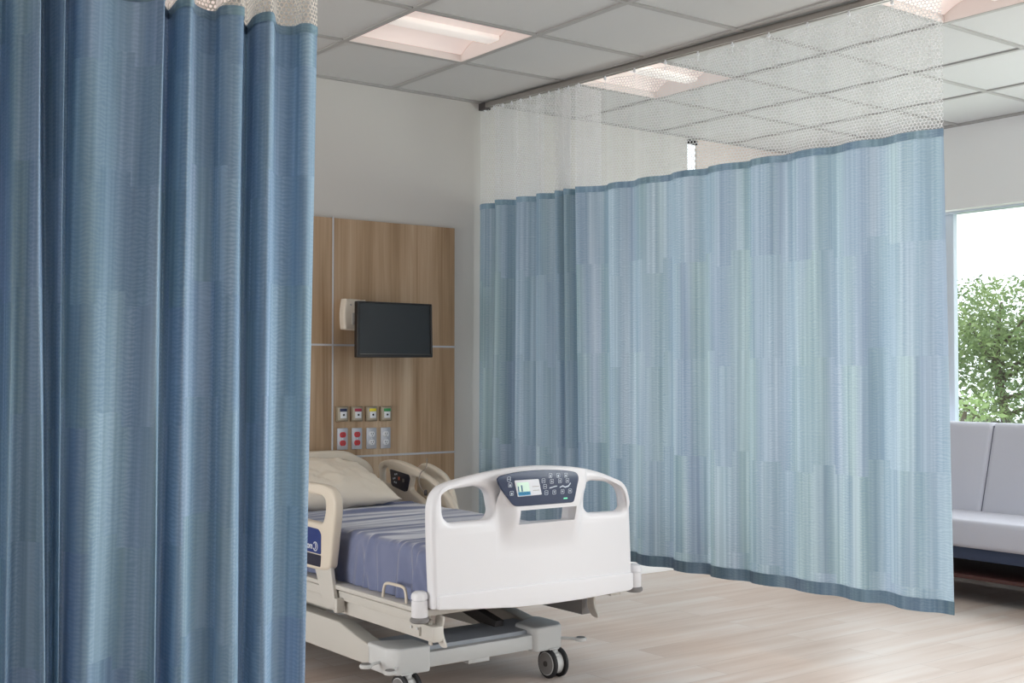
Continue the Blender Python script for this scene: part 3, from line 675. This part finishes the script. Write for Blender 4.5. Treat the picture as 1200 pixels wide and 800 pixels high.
# side rails ------------------------------------------------
def rail(name, outline, holes, x, th=.034, mat='cream'):
    b = B(); plate(b, outline, holes, th, .012, 'YZ', x); return obj(name, b, mat, bed)
far_head = catmull([(5.24, .46), (5.28, .60), (5.298, .70), (5.305, .752), (5.29, .772), (5.25, .784), (5.19, .791), (5.10, .787), (4.99, .770), (4.883, .740), (4.762, .697), (4.67, .642), (4.61, .585), (4.565, .50), (4.56, .46), (4.75, .45), (5.0, .45)], 5, True)
r = rail('side_rail', far_head, [roundpoly([(5.262, .60), (5.262, .742), (5.20, .757), (5.145, .745), (5.10, .672), (5.18, .668)], .018) if 0 else roundpoly([(5.27, .672), (5.27, .742), (5.235, .756), (5.215, .752), (5.19, .71), (5.185, .676)], .010),
     roundpoly([(4.985, .722), (4.86, .712), (4.76, .672), (4.70, .628), (4.668, .575), (4.70, .560), (4.84, .596), (4.985, .648), (5.008, .662)], .018)], 3.125)
b = B(); plate(b, roundpoly([(5.180, .745), (5.008, .728), (4.996, .712), (5.020, .648), (5.045, .643), (5.155, .662), (5.170, .675)], .008), [], .006, .0015, 'YZ', 3.1205); pn = obj('rail_control_panel', b, 'dark', r)
def ybox(y0, y1, z0, z1, mk, nm, x=3.1185):
    b = B(); box(b, x, x+.003, y0, y1, z0, z1, .0008, 1); return obj(nm, b, mk, r)
ybox(5.085, 5.10, .696, .712, 'orange', 'rail_button')
for y, z in [(5.13, .722), (5.115, .724), (5.132, .703), (5.12, .682), (5.135, .684), (5.145, .70)]: ybox(y-.005, y+.004, z-.004, z+.004, 'icon', 'rail_button')
ybox(5.045, 5.06, .688, .705, 'greyplastic', 'rail_button')
far_foot = catmull([(5.098, .60), (5.103, .70), (5.095, .753), (5.075, .768), (5.039, .777), (4.976, .769), (4.896, .746), (4.844, .716), (4.80, .66), (4.77, .58), (4.76, .48), (4.82, .45), (4.95, .44), (5.06, .45)], 5, True)
rail('side_rail', far_foot, [], 3.225, .034)
near_rail = catmull([(5.18, .46), (5.22, .60), (5.20, .72), (5.12, .768), (4.9, .782), (4.6, .785), (4.37, .783), (4.25, .782), (4.18, .768), (4.148, .735), (4.142, .69), (4.158, .60), (4.178, .50), (4.192, .462), (4.25, .448), (4.40, .443), (4.8, .44), (5.10, .44)], 5, True)
r = rail('side_rail', near_rail, [roundpoly([(5.14, .64), (5.12, .72), (4.9, .738), (4.40, .741), (4.25, .738), (4.222, .722), (4.222, .683), (4.246, .630)], .02)], 2.25, .04)
b = B(); plate(b, roundpoly([(4.62, .613), (4.275, .607), (4.252, .590), (4.252, .510), (4.62, .512)], .010), [], .004, .001, 'YZ', 2.2475); obj('blue_label', b, 'blue_label', r)
b = B(); plate(b, roundpoly([(4.62, .508), (4.252, .506), (4.258, .460), (4.62, .458)], .006), [], .004, .001, 'YZ', 2.2475); obj('dark_label', b, 'navy_label', r)
b = B()
ring = [(4.295+.017*math.cos(a), .537+.017*math.sin(a)) for a in [.6+5.2*k/20 for k in range(21)]]
tube(b, [(2.2468, y, z) for y, z in ring], .0022, 6)
tube(b, [(2.2468, 4.295, .549), (2.2468, 4.291, .537), (2.2468, 4.297, .527)], .002, 6)
obj('round_mark', b, 'label_white', r)
fc = bpy.data.curves.new('tmp', 'FONT'); fc.body = 'Hill-Rom'; fc.size = .036; fc.extrude = .0006; fc.align_x = 'RIGHT'; fc.offset = .0006
fo = bpy.data.objects.new('tmp', fc); COL.objects.link(fo); dg = bpy.context.evaluated_depsgraph_get(); dg.update()
me = bpy.data.meshes.new_from_object(fo.evaluated_get(dg)); bpy.data.objects.remove(fo)
# text runs towards -y (left to right as seen from the bedside), standing on the label
me.transform(Matrix(((0, 0, -1, 2.2466), (-1, 0, 0, 4.318), (0, 1, 0, .525), (0, 0, 0, 1))))
me.transform(Matrix.Translation(-bed.location)); link('label_lettering', me, 'label_white', r, 0)
# arm that holds the near rail
b = B(); plate(b, roundpoly([(4.330, .47), (4.19, .47), (4.150, .33), (4.160, .312), (4.205, .305), (4.26, .345)], .008), [], .018, .004, 'YZ', 2.256); obj('rail_arm', b, 'frame', bed)
b = B(); box(b, 2.25, 2.285, 4.125, 4.15, .30, .355, .004); obj('arm_bracket', b, 'frame', bed)
# deck frame -------------------------------------------------
b = B()
for xa, xb, s in ((2.268, 2.330, 1), (3.170, 3.232, -1)):
    o0, o1 = (xa, xb)
    box(b, o0, o1, 3.585, 5.30, .384, .402, .004)
    if s > 0: box(b, o0+.012, o1, 3.585, 5.30, .345, .379, .003); box(b, o0+.03, o1+.01, 3.52, 5.25, .288, .342, .004)
    else: box(b, o0, o1-.012, 3.585, 5.30, .345, .379, .003)
box(b, 2.28, 3.21, 3.545, 3.62, .376, .40, .004); box(b, 2.28, 3.21, 5.24, 5.30, .34, .40, .004)
box(b, 2.30, 3.18, 4.2, 4.3, .34, .395); 
obj('deck_frame', b, 'frame', bed)
b = B(); box(b, 3.085, 3.15, 3.66, 5.2, .27, .345, .003); obj('side_beam', b, 'greyplastic', bed)
b = B(); box(b, 2.30, 3.18, 3.60, 5.28, .386, .398); obj('mattress_deck', b, 'framegrey', bed, 0)
for x0 in (2.335, 3.10):                                  # curved hook plates
    b = B(); hk = catmull([(3.50, .372), (3.545, .372), (3.548, .33), (3.545, .30), (3.52, .272), (3.49, .268), (3.484, .278), (3.50, .30), (3.508, .33)], 4, True)
    b2 = [(y+(.02 if x0 < 3 else .10), z) for y, z in hk]
    plate(b, b2, [], .010, .003, 'YZ', x0); obj('hook_plate', b, 'frame', bed)
b = B(); box(b, 2.315, 2.321, 3.56, 3.58, .27, .36, .001); box(b, 2.29, 2.318, 3.60, 3.603, .30, .33); obj('frame_tab', b, 'frame', bed)
for y in (3.62, 3.66):
    b = B(); lathe(b, [(.005, 0), (.005, .004)], (2.292, y, .322), 'X', 12); obj('bolt', b, 'lightgrey', bed)
# small hoop on the near deck rail
b = B(); tube(b, catmull([(2.285, 3.838, .398), (2.285, 3.832, .435), (2.285, 3.815, .454), (2.285, 3.76, .458), (2.285, 3.70, .456), (2.285, 3.682, .44), (2.285, 3.675, .398)], 6), .0055, 10); obj('hoop', b, 'cream', bed)
# corner bumpers
for x in (2.266, 3.270):
    b = B(); lathe(b, [(.0, .374), (.027, .374), (.029, .378), (.029, .433), (.026, .434), (.026, .437), (.030, .438), (.030, .450), (.026, .459), (.018, .464), (.0, .465)], (x, 3.56, 0)); bp = obj('corner_bumper', b, 'white', bed, 30)
    b = B(); lathe(b, [(.0, .356), (.028, .356), (.034, .361), (.034, .370), (.028, .376), (.0, .376)], (x, 3.56, 0)); obj('bumper_disc', b, 'greyplastic', bp)
    b = B(); xx = sorted((x, 2.31 if x < 3 else 3.20)); box(b, xx[0], xx[1], 3.55, 3.575, .385, .40, .002); obj('bumper_arm', b, 'frame', bed)
# base frame ---------------------------------------------------
for xc, zt in ((2.335, .25), (3.075, .235)):
    b = B(); loopyz = [(3.96, .125), (5.28, .120), (5.28, zt), (4.20, zt), (4.05, .215), (3.96, .20)]
    plate(b, [Vector(p) for p in loopyz], [], .07, .006, 'YZ', xc-.035); obj('base_beam', b, 'frame', bed)
b = B(); box(b, 2.44, 3.00, 3.815, 3.90, .122, .180, .006); obj('base_crossbar', b, 'lightgrey', bed)
b = B(); hexa(b, [(2.42, 3.845, .176), (3.02, 3.845, .176), (3.08, 4.06, .176), (2.34, 4.06, .176), (2.43, 3.85, .194), (3.01, 3.85, .194), (3.06, 4.05, .200), (2.36, 4.05, .200)]); obj('base_top_plate', b, 'framegrey', bed, 0)
def corner(x0, x1, m):
    b = B()   # cast corner: bevelled box with a slanted outer facet
    pts = [(x0, 3.85), (x0+.035, 3.80), (x1-.012, 3.795), (x1, 3.82), (x1, 3.93), (x0+.02, 4.0), (x0-.0, 3.98)] if m > 0 else [(x1, 3.85), (x1-.03, 3.80), (x0+.012, 3.795), (x0, 3.82), (x0, 3.93), (x1-.02, 4.0), (x1, 3.98)]
    plate(b, roundpoly(pts, .012, 3), [], .098, .010, 'XY', .112); return obj('base_corner', b, 'lightgrey', bed)
corner(2.300, 2.475, 1); corner(2.955, 3.125, -1)
b = B(); box(b, 2.29, 2.42, 5.15, 5.30, .11, .2, .01); obj('base_corner', b, 'lightgrey', bed)
b = B(); box(b, 3.0, 3.12, 5.15, 5.30, .11, .2, .01); obj('base_corner', b, 'lightgrey', bed)
b = B(); box(b, 2.66, 2.76, 3.83, 3.87, .105, .124, .003); obj('base_foot', b, 'lightgrey', bed)
b = B(); box(b, 2.42, 3.0, 5.18, 5.28, .13, .2, .005); obj('base_crossbar', b, 'lightgrey', bed)
# lifting arms between base and deck
def arm(p, q, w, h, mat, nm='lift_arm'):
    p, q = Vector(p), Vector(q); d = (q-p).normalized(); u = d.cross(Vector((1, 0, 0))).normalized(); X = Vector((1, 0, 0))
    b = B(); v = [p-X*w-u*h, p+X*w-u*h, p+X*w+u*h, p-X*w+u*h, q-X*w-u*h, q+X*w-u*h, q+X*w+u*h, q-X*w+u*h]
    hexa(b, [v[0], v[1], v[5], v[4], v[3], v[2], v[6], v[7]]); return obj(nm, b, mat, bed, 0)
arm((2.60, 3.96, .20), (2.60, 4.70, .34), .02, .022, 'darkmetal'); arm((2.90, 3.96, .20), (2.90, 4.70, .34), .02, .022, 'darkmetal')
arm((2.60, 5.20, .20), (2.60, 4.45, .34), .02, .022, 'frame'); arm((2.90, 5.20, .20), (2.90, 4.45, .34), .02, .022, 'frame')
b = B(); box(b, 2.50, 3.0, 3.9, 4.9, .335, .384, .01); obj('drive_housing', b, 'darkmetal', bed)
b = B(); plate(b, roundpoly([(4.62, .215), (4.42, .25), (4.24, .30), (4.22, .33), (4.36, .33), (4.55, .29), (4.68, .24)], .01), [], .02, .004, 'YZ', 2.40); g_ = obj('gusset_plate', b, 'frame', bed)
for y, z in ((4.38, .285), (4.42, .268), (4.41, .292), (4.44, .277)):
    b = B(); lathe(b, [(.004, 0), (.004, .003)], (2.398, y, z), 'X', 10); obj('bolt', b, 'rubber', g_)
# casters
def caster(x, y, first=None):
    c = bpy.data.objects.new('caster', None); COL.objects.link(c); c.parent = bed; c.location = Vector((x, y, 0))-bed.location; c.empty_display_size = .05
    return c
def caster_parts(x, y):
    R = .0585; parts = []
    b = B()
    for s in (-1, 1):
        x0 = x+s*.018; x1 = x+s*.036
        prof = [(.030, x0), (R-.006, x0), (R, x0+s*.004), (R, x1-s*.004), (R-.006, x1), (.047, x1)]
        lathe(b, [(r_, h-x) for r_, h in prof], (x, y, R), 'X', 32)
    w_ = obj('caster_wheel', b, 'rubber', bed)
    b = B(); lathe(b, [(.046, -.038), (.047, -.030), (.047, -.02), (.044, -.017), (.044, .017), (.047, .02), (.047, .030), (.046, .038)], (x, y, R), 'X', 32); obj('wheel_disc', b, 'lightgrey', w_)
    b = B(); lathe(b, [(.043, -.040), (.043, -.0375)], (x, y, R), 'X', 32); obj('wheel_cover', b, 'greyplastic', w_)
    b = B(); lathe(b, [(.011, -.043), (.012, -.038)], (x, y, R), 'X', 20); obj('wheel_hub', b, 'darkmetal', w_)
    b = B(); lathe(b, [(.016, .085), (.018, .10), (.018, .118)], (x, y, 0), 'Z', 18); box(b, x-.014, x+.014, y-.03, y+.03, .05, .10, .008)
    box(b, x-.034, x+.014, y-.022, y+.022, .114, .121, .003); obj('caster_fork', b, 'lightgrey', w_)
for x, y in ((3.062, 3.812), (2.372, 3.812), (3.05, 5.22), (2.36, 5.22)): caster_parts(x, y)
# brake pedals
def pedal(x, y, z, x2, y2):
    b = B(); lathe(b, [(.0, 0), (.021, 0), (.024, .004), (.024, .011), (.020, .014), (0, .014)], (x, y, z), 'Z', 22); tube(b, [(x, y, z+.006), (x2, y2, z+.01)], .006, 8)
    p_ = obj('brake_pedal', b, 'lightgrey', bed)
    b = B(); lathe(b, [(.018, .0142), (.017, .016)], (x, y, z), 'Z', 22); obj('pedal_pad', b, 'greyplastic', p_)
pedal(3.150, 3.745, .145, 3.06, 3.85); pedal(2.232, 3.87, .145, 2.36, 3.90); pedal(2.275, 3.772, .135, 2.36, 3.84)

# ------------------------------------------------------------------ mattress and sheet
def sd(x, y):
    return 0
mt = thing('mattress', (2.74, 4.44, .40), 'mattress under a wrinkled blue grey fitted sheet on the bed', 'mattress')
b = B(); box(b, 2.335, 3.135, 3.60, 5.285, .400, .585, .03, 4); obj('mattress_core', b, 'pillow', mt)
# sheet: cross-section swept along the length, hugging core with folds at the near side
random.seed(9)
folds = [(random.uniform(3.62, 5.25), random.uniform(.010, .024), random.uniform(.006, .014), random.uniform(-.09, .05)) for _ in range(26)]
creases = [(3.66+1.5*(_+random.random()*.9)/26, random.uniform(.007, .022), random.uniform(.005, .014), random.uniform(-.10, .10), random.uniform(0, 6)) for _ in range(26)]
def sheet_prof():
    P = []   # (x, z, side param 0..1 = how far down the side; top flag)
    nS, nC, nT = 12, 8, 50
    for i in range(nS): z = .403+(.560-.403)*i/nS; P.append((2.326, z, 'n'))
    for i in range(nC+1): a = math.pi*(1-i/nC*.5); P.append((2.366+.040*math.cos(a), .560+.040*math.sin(a), 'n' if i < 4 else 't'))
    for i in range(1, nT): P.append((2.366+(3.104-2.366)*i/nT, .600, 't'))
    for i in range(nC+1): a = math.pi*.5*(1-i/nC); P.append((3.104+.040*math.cos(a), .560+.040*math.sin(a), 't' if i < 4 else 'f'))
    for i in range(1, nS+1): z = .560-(.560-.403)*i/nS; P.append((3.144, z, 'f'))
    return P
prof = sheet_prof(); ny = 260; b = B(); rows = []
for j in range(ny+1):
    y = 3.590+(5.29-3.590)*j/ny; r = []
    endk = min(1, (y-3.590)/.05, (5.29-y)/.05); rd = .045*(1-math.sqrt(max(0, 1-(1-max(0, endk))**2)))
    for x, z, k in prof:
        dx = dz = 0
        if k in 'nf':
            dep = (.60-z)/.2
            for c_, w_, a_, sl in folds: dx += a_*math.exp(-((y-c_-sl*dep)/w_)**2)*(.25+.9*dep)
            dx -= .004
        if k == 't' or z > .57:
            q = (x-2.33)
            for c_, w_, a_, sl, ph in creases: dz += a_*math.exp(-((y-c_-sl*q-.015*math.sin(5*q+ph))/w_)**2)*(.45+.55*math.sin(3.1*q+ph))*(.8 if x < 3.1 else .3)
        xx = x-dx if k != 'f' else x+dx
        zz = z+dz - (rd if z > .5 else 0)
        xx = xx+(rd*(1 if x < 2.7 else -1) if k in 'nf' else 0)
        r.append(b.verts.new((xx, y, zz)))
    rows.append(r)
for j in range(ny):
    for i in range(len(prof)-1): b.faces.new((rows[j][i], rows[j+1][i], rows[j+1][i+1], rows[j][i+1]))
b.faces.new(rows[0]); b.faces.new(rows[-1][::-1])
obj('fitted_sheet', b, 'sheet', mt, 60)

# ------------------------------------------------------------------ pillow
t = B(); NU, NV = 44, 32; grid = {}
import mathutils.noise as mn
Rm = Matrix.Rotation(math.radians(17), 4, 'X'); C0 = Vector((2.645, 5.06, .698))
for side in (1, -1):
    for i in range(NU+1):
        for j in range(NV+1):
            u = -1+2*i/NU; v = -1+2*j/NV
            edge = (1-abs(u)**2.6)*(1-abs(v)**2.6); th = .094*max(0, edge)**.62
            pinch = 1-.10*(1-abs(u))*abs(v)**4-.0; pin2 = 1-.09*(1-v*v)*abs(u)**6
            p = Vector((u*.345*pin2, v*.225*pinch, side*th))
            nz = mn.noise(Vector((u*3.1, v*2.2, side*3)))*.012+mn.noise(Vector((u*9+v*6, v*3-u*2, side*5)))*.010+abs(mn.noise(Vector((u*5-v*4, v*2+u, side*7))))*.012
            p.z += nz*min(1, edge*4)
            cr = math.exp(-((abs(u)-.85+.3*(v))/.10)**2)*.006*math.sin(22*(v+u*.6)); p.z += cr*min(1, edge*3)
            if (i in (0, NU) or j in (0, NV)) and side == -1: continue
            grid[(side, i, j)] = t.verts.new(C0+(Rm @ p))
def gv(s, i, j): return grid.get((s, i, j)) or grid[(1, i, j)]
for s in (1, -1):
    for i in range(NU):
        for j in range(NV):
            q = [gv(s, i, j), gv(s, i+1, j), gv(s, i+1, j+1), gv(s, i, j+1)]
            if s < 0: q = q[::-1]
            t.faces.new(q)
o = obj('pillow', t, 'pillow', None, 180); tag(o, 'plump cream pillow propped at the head of the bed', 'pillow')

# ------------------------------------------------------------------ call cord over the rail
b = B(); tube(b, catmull([(3.14, 4.872, .815), (3.14, 4.872, .79), (3.135, 4.874, .765), (3.112, 4.878, .748), (3.108, 4.888, .72), (3.112, 4.893, .69), (3.115, 4.86, .655), (3.115, 4.83, .64)], 6), .0028, 8)
c = obj('cord', b, 'cable', None); 
c['label'] = 'thin grey call cord looped over the far side rail'; c['category'] = 'cord'
b = B(); lathe(b, [(.004, -.014), (.008, -.008), (.008, .008), (.004, .014)], (3.112, 4.838, .655), 'Z', 12); obj('plug', b, 'darkmetal', c)

# ------------------------------------------------------------------ sofa under the window
t = thing('sofa', (6.05, 3.2, 0), 'light grey upholstered sofa on a dark base beneath the window', 'sofa')
Y0, Y1 = 2.0, 4.62
b = B()   # backrest: leaning slab with soft top
def backsec(y):
    return [(6.20, y, .40), (6.345, y, .905), (6.358, y, .928), (6.378, y, .937), (6.41, y, .937), (6.43, y, .925), (6.435, y, .90), (6.43, y, .40)]
seams = [2.25, 3.05, 3.888]
prev = Y0
for sy in seams+[Y1]:
    S0, S1 = prev+.004, sy-.004
    secs = []
    for k, (yy, ins) in enumerate([(S0, .010), (S0+.008, .003), (S0+.03, 0), (S1-.03, 0), (S1-.008, .003), (S1, .010)]):
        secs.append([b.verts.new((p[0]+(ins if p[0] < 6.4 else 0), p[1], p[2]-(ins*.4 if p[2] > .6 else 0))) for p in backsec(yy)])
    for a_ in range(len(secs)-1):
        m_ = len(secs[0])
        for i in range(m_): b.faces.new((secs[a_][i], secs[a_][(i+1) % m_], secs[a_+1][(i+1) % m_], secs[a_+1][i]))
    b.faces.new(secs[0]); b.faces.new(secs[-1][::-1]); prev = sy
obj('backrest', b, 'sofa', t, 50)
b = B()
for sy in seams: hexa(b, [(6.22, sy-.005, .42), (6.42, sy-.005, .42), (6.42, sy+.005, .42), (6.22, sy+.005, .42), (6.362, sy-.005, .92), (6.42, sy-.005, .92), (6.42, sy+.005, .92), (6.362, sy+.005, .92)])
obj('backrest_seam', b, 'seam', t, 0)
b = B(); box(b, 5.79, 6.33, Y0, Y1, .292, .442, .028, 4); obj('seat', b, 'sofa', t)
b = B(); box(b, 5.84, 6.40, Y0+.03, Y1-.03, .225, .292, .004); obj('sofa_base', b, 'sofa_base', t)
b = B(); box(b, 5.80, 5.84, Y0+.03, Y1-.03, .128, .150, .004); box(b, 6.36, 6.40, Y0+.03, Y1-.03, .128, .150, .004); obj('stretcher', b, 'wood_dark', t)
b = B(); box(b, 5.84, 6.36, Y0+.05, Y1-.05, .135, .145); obj('under_shelf', b, 'wood_dark', t, 0)
for y in (Y0+.05, 3.2, Y1-.11):
    for x in (5.80, 6.35):
        b = B(); box(b, x, x+.045, y, y+.045, 0, .226, .004); obj('leg', b, 'wood_dark', t)

# ------------------------------------------------------------------ outside
b = B(); box(b, XW+.3, 40, -20, 40, -.6, -.5); o = struct('floor_1', b, 'grass', smooth=0); o.name = 'ground'; o['kind'] = 'structure'
def tree(name, cx, cy, base, hgt, rad, nl, mat, label, cat, seed, ls=.05, crown0=.15, grp=None):
    rnd = random.Random(seed)
    t = thing(name, (cx, cy, base), label, cat, grp)
    b = B(); ends = []
    tube(b, catmull([(cx, cy, base), (cx+.04, cy-.03, base+hgt*.35), (cx-.03, cy+.05, base+hgt*.7), (cx, cy, base+hgt*.92)], 5), .05, 8, [.07*(1-k/17) + .008 for k in range(16)])
    for k in range(22):
        z0 = base+hgt*rnd.uniform(.1, .8); a = rnd.uniform(0, 6.283); f = 1-((z0-base)/hgt)*.55; L = rad*rnd.uniform(.6, 1)*f
        e = Vector((cx+math.cos(a)*L, cy+math.sin(a)*L, z0+hgt*rnd.uniform(.08, .25)))
        mid = Vector((cx+math.cos(a)*L*.5, cy+math.sin(a)*L*.5, z0+hgt*.04)); pts = catmull([(cx, cy, z0), mid, e], 4)
        tube(b, pts, .02, 6, [.026*(1-i/len(pts))+.004 for i in range(len(pts))]); ends += pts[2:]
    obj('trunk', b, 'bark', t)
    b = B(); clusters = []
    for k in range(150):
        if ends and rnd.random() < .75: c_ = rnd.choice(ends)+Vector((rnd.gauss(0, rad*.16), rnd.gauss(0, rad*.16), rnd.gauss(0, hgt*.06)))
        else:
            a = rnd.uniform(0, 6.283); q = rnd.random()**.5*rad; h_ = rnd.uniform(crown0, 1); q *= math.sqrt(max(.1, 1-((h_-.45)/.6)**2)); c_ = Vector((cx+math.cos(a)*q, cy+math.sin(a)*q, base+h_*hgt))
        clusters.append(c_)
    for k in range(nl):
        c_ = rnd.choice(clusters); s_ = rad*.13
        p = c_+Vector((rnd.gauss(0, s_), rnd.gauss(0, s_), rnd.gauss(0, s_*.8)))
        if p.z > base+hgt*1.02: continue
        d1 = Vector((rnd.gauss(0, 1), rnd.gauss(0, 1), rnd.gauss(-.3, .7))).normalized(); d2 = d1.cross(Vector((rnd.gauss(0, 1), rnd.gauss(0, 1), rnd.gauss(0, 1)))).normalized()
        l_ = ls*rnd.uniform(.6, 1.25); w_ = l_*.42
        v = [b.verts.new(p), b.verts.new(p+d1*l_*.5+d2*w_*.5), b.verts.new(p+d1*l_), b.verts.new(p+d1*l_*.5-d2*w_*.5)]
        b.faces.new(v)
    obj('foliage', b, mat, t, 0); return t
tree('garden_tree', 12.2, 7.35, -.5, 2.72, 1.15, 15000, 'leaf', 'tall leafy green tree outside the window, closest to the curtain edge', 'tree', 5, .075)
tree('garden_tree', 15.4, 7.35, -.5, 2.65, 1.28, 13000, 'leaf2', 'darker green tree outside the window, at the right edge of the photo', 'tree', 8, .075)
tree('garden_shrub', 9.8, 6.27, -.5, 1.5, .28, 1300, 'leaf3', 'small pale green shrub outside, low beside the window frame', 'shrub', 3, .09)
